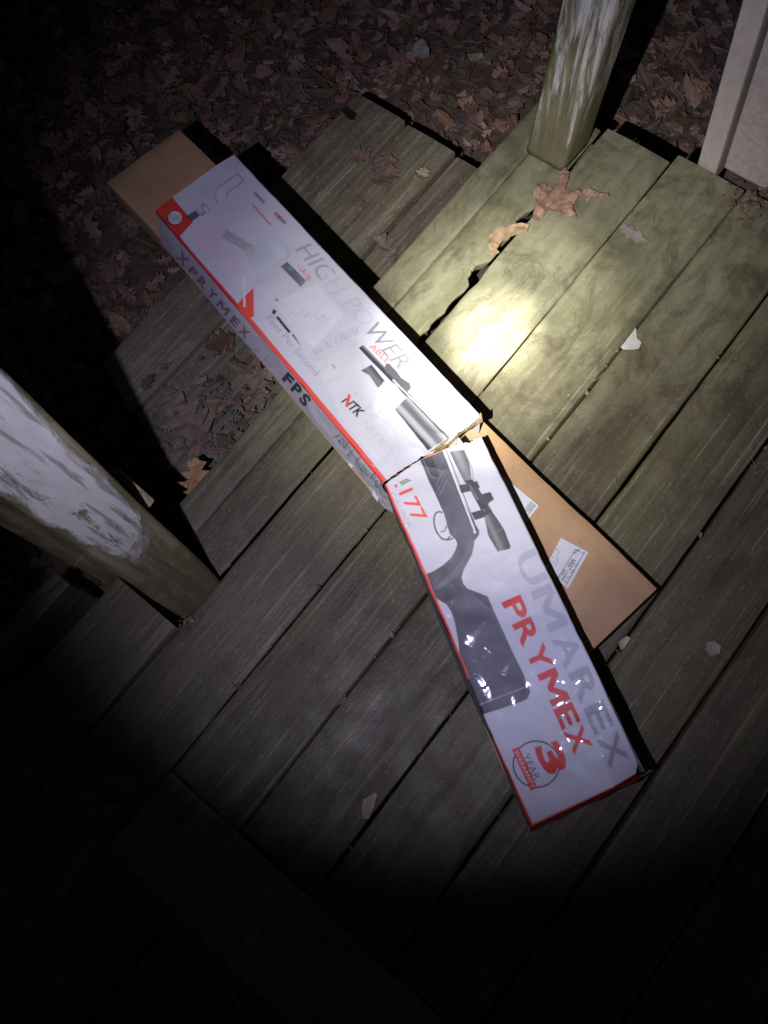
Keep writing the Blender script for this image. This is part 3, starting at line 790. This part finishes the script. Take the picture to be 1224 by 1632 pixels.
# ------------------------------------------------------------------ cartons as sheets
def vnoise(P, s, seed):
    return np.array([noise.noise((x * s + seed, y * s - seed, z * s)) for x, y, z in P])
def ridge(P, s, seed):
    return 1 - np.abs(np.array([noise.noise((x * s + seed, y * s - seed, z * s)) for x, y, z in P])) * 2
def sheet(name, c00, c10, c11, c01, nu, nv, parent, mat, disp=None, roundv=(1, 1), r=.0028, keep=None, canvas=cv, const=None, dent=0):
    """grid from corner c00 along u to c10 and along v to c01"""
    c = [np.array(p, float) for p in (c00, c10, c11, c01)]
    U, Vv = np.meshgrid(np.linspace(0, 1, nu + 1), np.linspace(0, 1, nv + 1), indexing='ij')
    u, v = U.ravel()[:, None], Vv.ravel()[:, None]
    Pt = c[0] * (1 - u) * (1 - v) + c[1] * u * (1 - v) + c[2] * u * v + c[3] * (1 - u) * v
    n = np.cross(c[1] - c[0], c[3] - c[0]); n /= np.linalg.norm(n)
    if n[2] < -.2: n = -n
    x, y = to_px(Pt)
    wv = np.linalg.norm(c[3] - c[0])
    d0, d1 = v[:, 0] * wv, (1 - v[:, 0]) * wv
    off = np.zeros(len(Pt))
    if disp is not None: off += disp(Pt, u[:, 0], v[:, 0])
    for d, on in ((d0, roundv[0]), (d1, roundv[1])):
        if on: off -= r - np.sqrt(np.maximum(0, r * r - np.maximum(0, r - d) ** 2))
    if dent:
        lat = (c[3] - c[0]) / wv
        k1 = np.array([noise.noise((q * 10, 3.3, dent)) + .5 * noise.noise((q * 31, 1.3, dent)) for q in u[:, 0]])
        k0 = np.array([noise.noise((q * 10, 9.3, dent)) + .5 * noise.noise((q * 31, 5.3, dent)) for q in u[:, 0]])
        sh = .0017 * (np.minimum(k1, .25) * np.clip((v[:, 0] - .8) * 5, 0, 1) ** 2 - np.minimum(k0, .25) * np.clip((.2 - v[:, 0]) * 5, 0, 1) ** 2)
        Pt = Pt + lat * sh[:, None]
    Q = Pt + n * off[:, None]
    idx = np.arange((nu + 1) * (nv + 1)).reshape(nu + 1, nv + 1)
    F = np.stack([idx[:-1, :-1].ravel(), idx[1:, :-1].ravel(), idx[1:, 1:].ravel(), idx[:-1, 1:].ravel()], 1)
    if keep is not None:
        k = keep(x, y, u[:, 0], v[:, 0]); F = F[k[F].all(1)]
    me = mesh_np(name, Q, F)
    if const is None: ink, film = canvas.sample(x, y)
    else: ink, film = np.tile(np.array(const, float), (len(Q), 1)), np.zeros(len(Q))
    me.attributes.new('ink', 'FLOAT_COLOR', 'POINT').data.foreach_set('color', np.concatenate([ink, np.ones((len(Q), 1))], 1).astype(np.float32).ravel())
    me.attributes.new('film', 'FLOAT', 'POINT').data.foreach_set('value', film.astype(np.float32))
    o = link(name, me, mat, parent)
    return o

# plain brown box underneath
A = at(285, 205, .06); D = at(1048, 938, .06); B = at(170, 292, .06)
ex = (D - A).normalized(); ey = Vector((-ex.y, ex.x, 0)); wdt = .178
if (B - A).dot(ey) < 0: ey = -ey
kraft = empty('cardboard_box', ((A + D) / 2 + ey * wdt / 2).xy.to_3d())
tag(kraft, 'long plain brown cardboard box lying on the deck under the printed white box', 'box')
def kraft_body():
    L = (D - A).length; bm = bmesh.new()
    nL, nW, nH = 60, 12, 4
    def P3(a, b, c):
        p = A + ex * (L * a) + ey * (wdt * b); p.z = .0012 + (.0588) * c
        sag = .0028 * noise.noise((a * 7, b * 3, c * 2)) + .0012 * noise.noise((a * 31, b * 9, c * 3))
        e = min(b, 1 - b) * wdt; p.z += sag * (1 if c > .5 else 0)
        if c not in (0.0, 1.0) or b in (0.0, 1.0): p += ey * sag * 1.2
        return p
    def grid(fn, n1, n2):
        g = [[bm.verts.new(fn(i / n1, j / n2)) for j in range(n2 + 1)] for i in range(n1 + 1)]
        for i in range(n1):
            for j in range(n2):
                f = bm.faces.new((g[i][j], g[i + 1][j], g[i + 1][j + 1], g[i][j + 1])); f.smooth = True
    grid(lambda a, b: P3(a, b, 1.0), nL, nW); grid(lambda a, b: P3(a, b, 0.0), nL, nW)
    grid(lambda a, c: P3(a, 0.0, c), nL, nH); grid(lambda a, c: P3(a, 1.0, c), nL, nH)
    grid(lambda b, c: P3(0.0, b, c), nW, nH); grid(lambda b, c: P3(1.0, b, c), nW, nH)
    bmesh.ops.remove_doubles(bm, verts=bm.verts, dist=1e-5)
    bmesh.ops.recalc_face_normals(bm, faces=bm.faces)
    es = [e for e in bm.edges if len(e.link_faces) == 2 and e.calc_face_angle(0) > .9]
    bmesh.ops.bevel(bm, geom=es, offset=.002, segments=2, affect='EDGES', profile=.5)
    me = bpy.data.meshes.new('carton'); bm.to_mesh(me); bm.free()
    return me
link('carton', kraft_body(), M['kraft'], kraft)
# paper labels on the brown box
cl = Canvas(780, 740, 960, 950, 4)
cl.C[:] = (.66, .66, .68)
def lz(*p): return [(x / 3.06 + 824, y / 3.06 + 850) for x, y in p]
for i, (p, q) in enumerate([((150, 180), (205, 70)), ((162, 188), (215, 85)), ((170, 200), (210, 122))]):
    hatch(cl, lz(p)[0], lz(q)[0], (-3, -1.6), 12, INK, .9, .7, 50 + i)
cl.line(lz((200, 215), (285, 80)), 1.0, INK, .9); cl.line(lz((330, 90), (240, 250)), 1.0, INK, .9); cl.line(lz((285, 80), (330, 100)), .9, INK, .8)
for i, (p, q) in enumerate([((212, 222), (240, 178)), ((224, 232), (255, 185)), ((255, 165), (280, 125)), ((262, 180), (290, 130)), ((240, 240), (300, 145)), ((285, 100), (310, 80))]):
    hatch(cl, lz(p)[0], lz(q)[0], (-4, -2), 9, INK, 1.3, .85, 60 + i)
for i in range(14):
    t = i / 13; cl.line([(836 + 9 * t, 812 - 13 * t), (845 + 9 * t, 818 - 13 * t)], .6 + .5 * (i % 3 == 0), INK, .6)
hatch(cl, (838, 826), (855, 806), (-3, -2), 8, INK, 1, .6, 71)
cl.blur()
def flat_label(name, pts, z, parent):
    q = [at(x, y, z) for x, y in pts]
    return sheet(name, q[0], q[1], q[2], q[3], 90, 70, parent, M['label'], roundv=(0, 0), canvas=cl, disp=lambda P_, u, v: .0006 * np.sin(u * 4) * np.sin(v * 3))
flat_label('shipping_label', [(894, 857), (938, 880), (905, 939), (869, 905)], .0640, kraft)
flat_label('shipping_label', [(800, 757), (859, 806), (838, 833), (770, 790)], .0640, kraft)

# printed white box, bent and torn across its middle
W_T = .074
a_FL, a_FR, a_BR, a_BL = at(247, 334, .139), at(372, 244, .139), at(766, 661, .139), at(611, 768, .137)
wb = empty('rifle_box', ((a_FL + a_BR) / 2).xy.to_3d())
tag(wb, 'long white printed air rifle box, torn and bent in the middle, red edge stripe', 'box')
def crumple1(P_, u, v):
    e = np.clip(np.minimum.reduce([u * 14, (1 - u) * 10, v * 6, (1 - v) * 6]), 0, 1)
    return e * (.0018 * vnoise(P_, 9, 1) + .0010 * vnoise(P_, 26, 4)) - .004 * np.clip(1 - np.hypot((u) * 16, (1 - v) * 5), 0, 1) + np.clip((u - .90) * 10, 0, 1) * np.clip(v * 5, 0, 1) * .0060 * (ridge(P_, 20, 41) - .62)
def poly_y(pts, x):
    return np.interp(x, [p[0] for p in pts], [p[1] for p in pts])
RIP1 = [(600, 778), (612, 769), (650, 742), (690, 721), (722, 699), (745, 681), (766, 664), (774, 650)]
RIP2 = [(600, 775), (612, 772), (650, 746), (668, 733), (690, 726), (705, 718), (725, 708), (748, 704), (772, 695), (790, 690)]
def jag(x, s=1.0):
    return s * (1.6 * np.sin(x * .9) * np.sin(x * .37 + 1) + 1.2 * np.sin(x * .21 + 2))
def tear(x, y, u, v):
    return y < poly_y(RIP1, x) + jag(x, .7) * (x > 655)
xb = (a_BR - a_FR).normalized() * .028; xl = (a_BL - a_FL).normalized() * .012
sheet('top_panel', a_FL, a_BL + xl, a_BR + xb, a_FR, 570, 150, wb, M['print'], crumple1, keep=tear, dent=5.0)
dn = Vector((0, 0, -W_T)); r_ = Vector((0, 0, -.0028))
sideB = lambda p, f=1.0: p + Vector((0, 0, -W_T * f))
def side_disp(P_, u, v):
    return np.clip(v * 4, 0, 1) * (.003 * vnoise(P_, 10, 3) + .0015 * vnoise(P_, 40, 3) * (u > .7))
s_F, s_B = at(256, 386, .066), at(600, 794, .064)
sheet('side_panel', a_FL + r_, a_BL + r_, s_B, s_F, 420, 60, wb, M['print'], side_disp, roundv=(0, 1), keep=lambda x, y, u, v: v < 1 - .10 * np.clip((u - .72) * 6, 0, 1) * (.5 + .5 * np.sin(u * 90 + 2 * np.sin(u * 31))))
sheet('side_panel', a_FR + r_, a_BR + r_, sideB(a_BR), sideB(a_FR), 80, 6, wb, M['print'], None, roundv=(0, 0), const=(.6, .6, .62))
sheet('bottom_panel', s_F, s_B, sideB(a_BR) - xb * 2, sideB(a_FR), 40, 8, wb, M['print'], None, roundv=(0, 0), const=(.36, .235, .14))
sheet('end_panel', a_FL + r_, a_FR + r_, sideB(a_FR), s_F, 30, 8, wb, M['print'], None, roundv=(0, 0), const=(.62, .05, .04))
# lower half
b_TL, b_TR, b_BR, b_BL = at(612, 771, .130), at(769, 697, .138), at(1029, 1231, .138), at(846, 1318, .084)
nb = (b_BL - b_TL).cross(b_TR - b_TL).normalized()
if nb.z < 0: nb = -nb
def crumple2(P_, u, v):
    e = np.clip(np.minimum.reduce([u * 8 + .3, (1 - u) * 14, v * 7, (1 - v) * 7]), 0, 1)
    near = np.clip((u - .55) * 2.6, 0, 1); right = np.clip((v - .35) * 2, 0, 1)
    h = .0016 * vnoise(P_, 10, 2) + .0009 * vnoise(P_, 33, 5)
    h += near * right * .0045 * (ridge(P_, 13, 8) - .55) + near * .0022 * (ridge(P_, 24, 11) - .6)
    h += .0012 * (ridge(P_, 30, 15) - .6) * np.clip(1 - np.abs(u - .42) * 5, 0, 1)
    corner = np.clip(1 - np.hypot((1 - u) * 6, (1 - v) * 3.6), 0, 1)
    h += np.clip(1 - u * 9, 0, 1) * .0075 * (ridge(P_, 20, 31) - .6)
    h -= .005 * np.clip(1 - np.abs((1 - u) - .13 - .10 * (1 - v)) * 30, 0, 1) * np.clip((v - .45) * 2.4, 0, 1)
    return e * h - .024 * corner ** 1.2
def tear2(x, y, u, v):
    return (y > poly_y(RIP2, x) + jag(x, .6) * (x > 690)) & ~(((1 - u) * 26 + (1 - v) * 10) < .5)
sheet('top_panel', b_TL - (b_BL - b_TL) * .012, b_BL, b_BR, b_TR - (b_BR - b_TR) * .05, 470, 150, wb, M['print'], crumple2, keep=tear2, dent=2.0)
lo = lambda p, f=1.0: p - nb * (W_T * f)
def f2(p, f):
    q = p.copy(); q.z = max(p.z - W_T * f, .0035); return q
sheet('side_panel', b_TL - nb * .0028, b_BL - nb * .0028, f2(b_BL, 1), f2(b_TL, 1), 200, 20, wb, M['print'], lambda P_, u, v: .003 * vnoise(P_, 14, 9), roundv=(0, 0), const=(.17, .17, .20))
sheet('side_panel', b_TR - nb * .0028, b_BR - nb * .0028, f2(b_BR, 1) , f2(b_TR, .9), 120, 14, wb, M['print'], lambda P_, u, v: .003 * vnoise(P_, 14, 12), roundv=(0, 0), const=(.20, .20, .22))  # right side coloured dark grey to stand for its shade away from the flashlight
out2 = (b_BL - b_TL).normalized() * .012
sheet('end_panel', b_BL - nb * .0028, b_BR - nb * .0028, f2(b_BR, 1) + out2, f2(b_BL, 1) + out2, 90, 24, wb, M['print'], lambda P_, u, v: .003 * vnoise(P_, 30, 19), roundv=(0, 0), const=(.58, .04, .04))
sheet('bottom_panel', f2(b_TL, 1), f2(b_BL, 1), f2(b_BR, 1), f2(b_TR, .9), 40, 10, wb, M['print'], None, roundv=(0, 0), const=(.36, .235, .14))
# creased hinge where the side panel folds
h0, h1 = sideB(a_BL, .02), s_B + Vector((0, 0, .004))
q0 = b_TL - nb * .004; q1 = f2(b_TL, .95)
sheet('folded_side', h0 + Vector((.004, .006, 0)), q0 + (b_BL - b_TL) * .03, q1 + (b_BL - b_TL) * .05, h1 + Vector((.004, .008, 0)), 24, 24, wb, M['print'], lambda P_, u, v: .003 * vnoise(P_, 60, 2) + .004 * np.sin(u * 3.14), roundv=(0, 0), const=(.45, .45, .50))
# torn inner cardboard along the break
def torn_strip(pts_hi, pts_lo, z_hi, z_lo, name):
    bm = bmesh.new(); n = 60
    def lerp(pts, t):
        k = t * (len(pts) - 1); i = min(int(k), len(pts) - 2); f = k - i
        return (pts[i][0] * (1 - f) + pts[i + 1][0] * f, pts[i][1] * (1 - f) + pts[i + 1][1] * f)
    rows = []
    for i in range(n + 1):
        t = i / n
        a = at(*lerp(pts_hi, t), z_hi); b = at(*lerp(pts_lo, t), z_lo)
        rg = .0022 * noise.noise((t * 40, 1, 2))
        row = []
        for j in range(5):
            f = j / 4; p = a.lerp(b, f); p += (b - a).normalized() * rg * f; p.z += .0022 * noise.noise((t * 25, f * 4, 3)) + .003 * math.sin(f * 3.14)
            row.append(bm.verts.new(p))
        rows.append(row)
    for i in range(n):
        for j in range(4): bm.faces.new((rows[i][j], rows[i + 1][j], rows[i + 1][j + 1], rows[i][j + 1]))
    res = bmesh.ops.solidify(bm, geom=bm.faces[:], thickness=.0016)
    bmesh.ops.recalc_face_normals(bm, faces=bm.faces)
    me = bpy.data.meshes.new(name); bm.to_mesh(me); bm.free()
    return me
zt = lambda *p: [(x / 6.12 + 660, y / 6.12 + 620) for x, y in p]
link('torn_edge', torn_strip(zt((652, 228), (600, 285), (450, 400), (300, 498), (180, 590), (110, 640)), zt((668, 318), (600, 352), (445, 450), (395, 505), (285, 585), (150, 640)), .1380, .129, 'torn_edge'), M['torn'], wb)
def flap():
    pts = zt((400, 500), (432, 470), (470, 520), (490, 545), (430, 555), (330, 560))
    bm = bmesh.new(); vs = [bm.verts.new(at(x, y, .139 + .002 * (i % 2))) for i, (x, y) in enumerate(pts)]
    bm.faces.new(vs); bmesh.ops.solidify(bm, geom=bm.faces[:], thickness=.001)
    me = bpy.data.meshes.new('torn_flap'); bm.to_mesh(me); bm.free(); return me
link('torn_flap', flap(), M['paper'], wb)
for q_ in ([(553, 733), (563, 731), (568, 739), (560, 746), (555, 741)], [(574, 753), (581, 750), (589, 760), (583, 766)], [(588, 776), (596, 772), (604, 790), (602, 800), (594, 790)], [(636, 768), (646, 763), (655, 766), (640, 774)]):
    bm = bmesh.new(); vs_ = [bm.verts.new(at(x, y, (.072 if x < 610 else .134) + .003 * (i % 2))) for i, (x, y) in enumerate(q_)]
    bm.faces.new(vs_); bmesh.ops.solidify(bm, geom=bm.faces[:], thickness=.0008)
    me_ = bpy.data.meshes.new('torn_tag'); bm.to_mesh(me_); bm.free()
    link('torn_tag', me_, M['paper'], wb)

# ------------------------------------------------------------------ leaves and scraps that can be told apart
def outline_leaf(name, pts, z, mat, curl=.006, seed=0, thick=.0004, sub=2):
    q = [at(x, y, z) for x, y in pts]
    c = sum(q, Vector()) / len(q)
    bm = bmesh.new()
    vs = [bm.verts.new(p - c) for p in q]
    for t in tessellate_polygon([[Vector((p.x, p.y, 0)) for p in q]]):
        try: bm.faces.new([vs[i] for i in t])
        except ValueError: pass
    bmesh.ops.recalc_face_normals(bm, faces=bm.faces)
    for _ in range(sub + 1):
        bmesh.ops.subdivide_edges(bm, edges=[e for e in bm.edges if e.calc_length() > .005], cuts=1, use_grid_fill=True)
    bmesh.ops.triangulate(bm, faces=bm.faces[:])
    R_ = max(v.co.length for v in bm.verts)
    for v in bm.verts:
        d = v.co.length / R_
        v.co.z += curl * (abs(noise.noise((v.co.x * 35 + seed, v.co.y * 35, 0))) * 1.2 + abs(noise.noise((v.co.x * 90 + seed, v.co.y * 90, 2))) * .5 + d * d * .7) + .0012
    bmesh.ops.solidify(bm, geom=bm.faces[:], thickness=thick)
    for f in bm.faces: f.smooth = False
    me = bpy.data.meshes.new(name); bm.to_mesh(me); bm.free()
    o = bpy.data.objects.new(name, me); me.materials.append(mat); o.location = c; COL.objects.link(o)
    return o
def lobed_leaf(name, cx, cy, z, length, ang, mat, seed, lobes=4, curl=.008, width=.42):
    c = at(cx, cy, z); o_ = []
    r = random.Random(seed)
    pts = oak_outline(lobes, seed, width)
    n = len(pts)
    for i in range(n):                                   # rounded, slightly toothed outline
        a, b2 = pts[i], pts[(i + 1) % n]
        o_ += [a, (a[0] * .55 + b2[0] * .45 + r.uniform(-.015, .015), a[1] * .55 + b2[1] * .45 + r.uniform(-.015, .015))]
    ca, sa = math.cos(math.radians(ang)), math.sin(math.radians(ang))
    w = [(c.x + length * ((a - .5) * ca - b2 * sa), c.y + length * ((a - .5) * sa + b2 * ca)) for a, b2 in o_]
    px = to_px(np.array([(x, y, z) for x, y in w]))
    return outline_leaf(name, list(zip(px[0], px[1])), z, mat, curl, seed)
zl, zm = Z(820, 260, 6.8), Z(600, 150, 3.06)
o = outline_leaf('oak_leaf', zl((195, 330), (240, 258), (330, 248), (352, 292), (450, 250), (468, 150), (540, 88), (590, 120), (580, 200), (542, 312), (620, 300), (800, 322), (1000, 370), (1012, 405), (900, 402), (832, 385), (792, 440), (735, 392), (700, 372), (652, 440), (638, 500), (612, 478), (668, 585), (640, 608), (520, 592), (440, 560), (352, 540), (290, 620), (222, 672), (190, 645), (200, 560), (240, 468), (200, 390)), .003, M['leaf_tan'], .010, 3)
tag(o, 'dry tan lobed oak leaf lying on the deck at the foot of the streaked post', 'leaf')
o = outline_leaf('curled_leaf', zm((548, 700), (590, 662), (700, 640), (742, 650), (732, 682), (665, 702), (612, 722), (585, 762), (600, 780), (560, 800), (545, 750)), .003, simple('honey_leaf', (0.26, 0.17, 0.09), (0.44, 0.31, 0.18), 70), .008, 9)
tag(o, 'curled honey brown leaf scrap over the open board gap, beside the oak leaf', 'leaf')
o = outline_leaf('paper_scrap', [(1013, 523), (1015, 540), (1022, 546), (1018, 556), (1008, 558), (993, 558), (989, 554), (1000, 540)], .003, M['paper'], .001, 2, sub=1)
tag(o, 'small torn white paper scrap on a board seam right of the light spot', 'paper')
o = outline_leaf('leaf_scrap', [(1125, 1024), (1138, 1022), (1148, 1030), (1146, 1042), (1132, 1047), (1123, 1037)], .003, simple('pinkish_leaf', (.26, .2, .16), (.36, .28, .23), 50), .003, 5, sub=1)
tag(o, 'small round pale leaf on the deck right of the brown box end', 'leaf')
o = outline_leaf('leaf_scrap', [(580, 1274), (597, 1263), (602, 1265), (596, 1288), (588, 1305), (579, 1305), (577, 1288)], .004, M['leaf_pale'], .005, 6, sub=1)
tag(o, 'narrow pale yellow leaf standing in the dark left of the box end', 'leaf')
o = outline_leaf('leaf_scrap', [(988, 362), (996, 357), (1001, 363), (1008, 361), (1013, 369), (1021, 368), (1024, 378), (1034, 385), (1026, 390), (1020, 386), (1014, 389), (1006, 380), (998, 380), (995, 372), (989, 371)], .003, simple('mauve_leaf', (.28, .23, .2), (.42, .35, .31), 50), .001, 7, sub=2)
tag(o, 'pale ragged leaf scrap on the board seam right of the oak leaf', 'leaf')
o = outline_leaf('leaf_scrap', [(985, 1024), (998, 1014), (1004, 1018), (994, 1034), (988, 1036)], .003, M['leaf_pale'], .004, 8, sub=1)
tag(o, 'tiny yellow leaf piece beside the corner of the brown box', 'leaf')
for q, lb, s in (([(128, 1268), (160, 1242), (200, 1234), (252, 1232), (225, 1256), (190, 1270), (135, 1275)], 'large russet leaf in the dark by the border board, upper of two', 11),
                 ([(118, 1308), (160, 1284), (205, 1278), (196, 1296), (160, 1306)], 'dim brown leaf in the dark by the border board, lower of two', 12)):
    o = outline_leaf('fallen_leaf', q, .008, M['leaf_red'], .010, s)
    tag(o, lb, 'leaf')
# on the step
stp = SZ + .006
LD = simple('dull_red_leaf', (.15, .09, .075), (.26, .165, .135), 50)
LO = simple('orange_leaf', (.3, .17, .07), (.46, .28, .13), 40)
LA = simple('amber_leaf', (.12, .062, .034), (.20, .105, .055), 40)
LU = simple('dusty_leaf', (.17, .125, .095), (.27, .205, .16), 40)
for (cx, cy), zz, L_, an, mt, lb, sd, wd in (
        ((612, 276), stp, .085, 20, LD, 'dull red leaf lying on the second board of the lower step', 21, .45),
        ((616, 398), stp - .010, .085, 62, LU, 'folded dull leaf tucked under the deck edge beside the white box', 22, .30),
        ((572, 250), stp, .055, 100, LD, 'small dark red leaf on the step board seam', 23, .5),
        ((672, 281), stp, .035, 10, M['leaf_pale'], 'bright pale leaf chip near the right end of the step', 24, .6),
        ((312, 764), -.05, .075, 40, LO, 'orange tan leaf between the mossy post and the deck board end', 25, .42),
        ((352, 548), stp + .004, .065, 150, LA, 'amber brown leaf on the step left of the boxes', 26, .5),
        ((412, 620), stp + .016, .085, 35, LU, 'pinkish brown oak leaf on the step just beside the box side', 27, .34),
        ((298, 668), stp + .012, .12, 80, LU, 'broad dusty brown leaf on the left end of the step', 28, .5)):
    o = lobed_leaf('fallen_leaf', cx, cy, zz, L_, an, mt, sd, width=wd)
    tag(o, lb, 'leaf')
o = outline_leaf('bark_chip', [(545, 180), (552, 175), (568, 186), (564, 194), (556, 192)], stp, simple('black_chip', (.008, .008, .009), (.02, .02, .02), 40), .004, 31, .004, 1)
tag(o, 'small black chip on the far edge of the step', 'chip')
o = outline_leaf('pale_leaf', [(658, 76), (672, 64), (684, 78), (684, 92), (668, 98), (656, 90)], GZ + .035, simple('white_leaf', (.3, .28, .25), (.5, .47, .43), 40), .006, 33)
tag(o, 'pale round leaf on the litter beyond the step', 'leaf')
o = outline_leaf('wood_chip', [(745, 88), (768, 85), (772, 92), (750, 98)], GZ + .03, M['leaf_pale'], .002, 34, .003, 1)
tag(o, 'light wood chip in the litter left of the streaked post', 'chip')
# heap of broken leaves along the left of the step
sp2 = []
while len(sp2) < 150:
    p = at(rng.uniform(225, 440), rng.uniform(560, 790), SZ)
    if -.135 < p.y < .17 and p.x > .13 and p.x < .62 and rng.random() < np.clip(1.1 - (p.y + .14) / .3, .15, 1): sp2.append((p.x, p.y))
o = scatter('leaf_heap', sp2, .028, .28, lambda x, y: SZ - .004, M['litter'], bright=.48,
            tints=[(.16, .11, .078), (.19, .13, .09), (.12, .09, .06), (.15, .13, .09), (.20, .14, .10), (.12, .11, .07), (.17, .10, .055)])
o['kind'] = 'stuff'
tag(o, 'heap of broken leaves on the left part of the step', 'leaves')
# leaf crumbs by the wall and in the board gaps
sp3 = [tuple(at(rng.normal(1195, 22), rng.normal(330, 16)).xy) for _ in range(60)]
sp3 += [tuple(at(300 + rng.normal(0, 7), 995 + rng.normal(0, 5)).xy) for _ in range(16)]
for g, n_ in ((3, 4), (4, 9), (5, 6), (6, 5)):
    sp3 += [(rng.uniform(-.2, .9), -g * P + rng.normal(0, .0015)) for _ in range(n_)]
o = scatter('leaf_crumbs', sp3, .009, .25, lambda x, y: -.006, M['litter'], bright=.33, tints=[(.25, .16, .10), (.17, .10, .07), (.30, .22, .14)])
o['kind'] = 'stuff'
tag(o, 'leaf crumbs caught by the wall and in the board gaps', 'leaf crumbs')
# fine straw fibres lying on the boards
Vs, Fs, b = [], [], 0
for i in range(750):
    x, y = rng.uniform(-.2, 1.15), rng.uniform(-1.1, -.16)
    a = rng.normal(0, .25) if rng.random() < .75 else rng.uniform(0, 3.14)
    L, r, k = rng.gamma(2, .0042) + .003, rng.uniform(.00018, .00038), rng.normal(0, .25)
    if rng.random() < .03: L *= 3
    pts = []
    for j in range(5):
        t = j / 4 - .5
        pts.append(np.array([x + L * (t * math.cos(a) - k * t * t * math.sin(a)), y + L * (t * math.sin(a) + k * t * t * math.cos(a)), .0035 + .0025 * rng.random()]))
    for j, p in enumerate(pts):
        nrm = np.array([-math.sin(a), math.cos(a), 0])
        Vs += [p + nrm * r, p + np.array([0, 0, r * 1.4]), p - nrm * r]
    for j in range(4):
        for s in range(2):
            Fs.append([b + j * 3 + s, b + j * 3 + s + 1, b + j * 3 + s + 4, b + j * 3 + s + 3])
    b += 15
o = link('straw_fibres', mesh_np('straw_fibres', Vs, Fs), M['straw'])
o['kind'] = 'stuff'
tag(o, 'fine pale straw fibres strewn over the deck boards', 'straw')
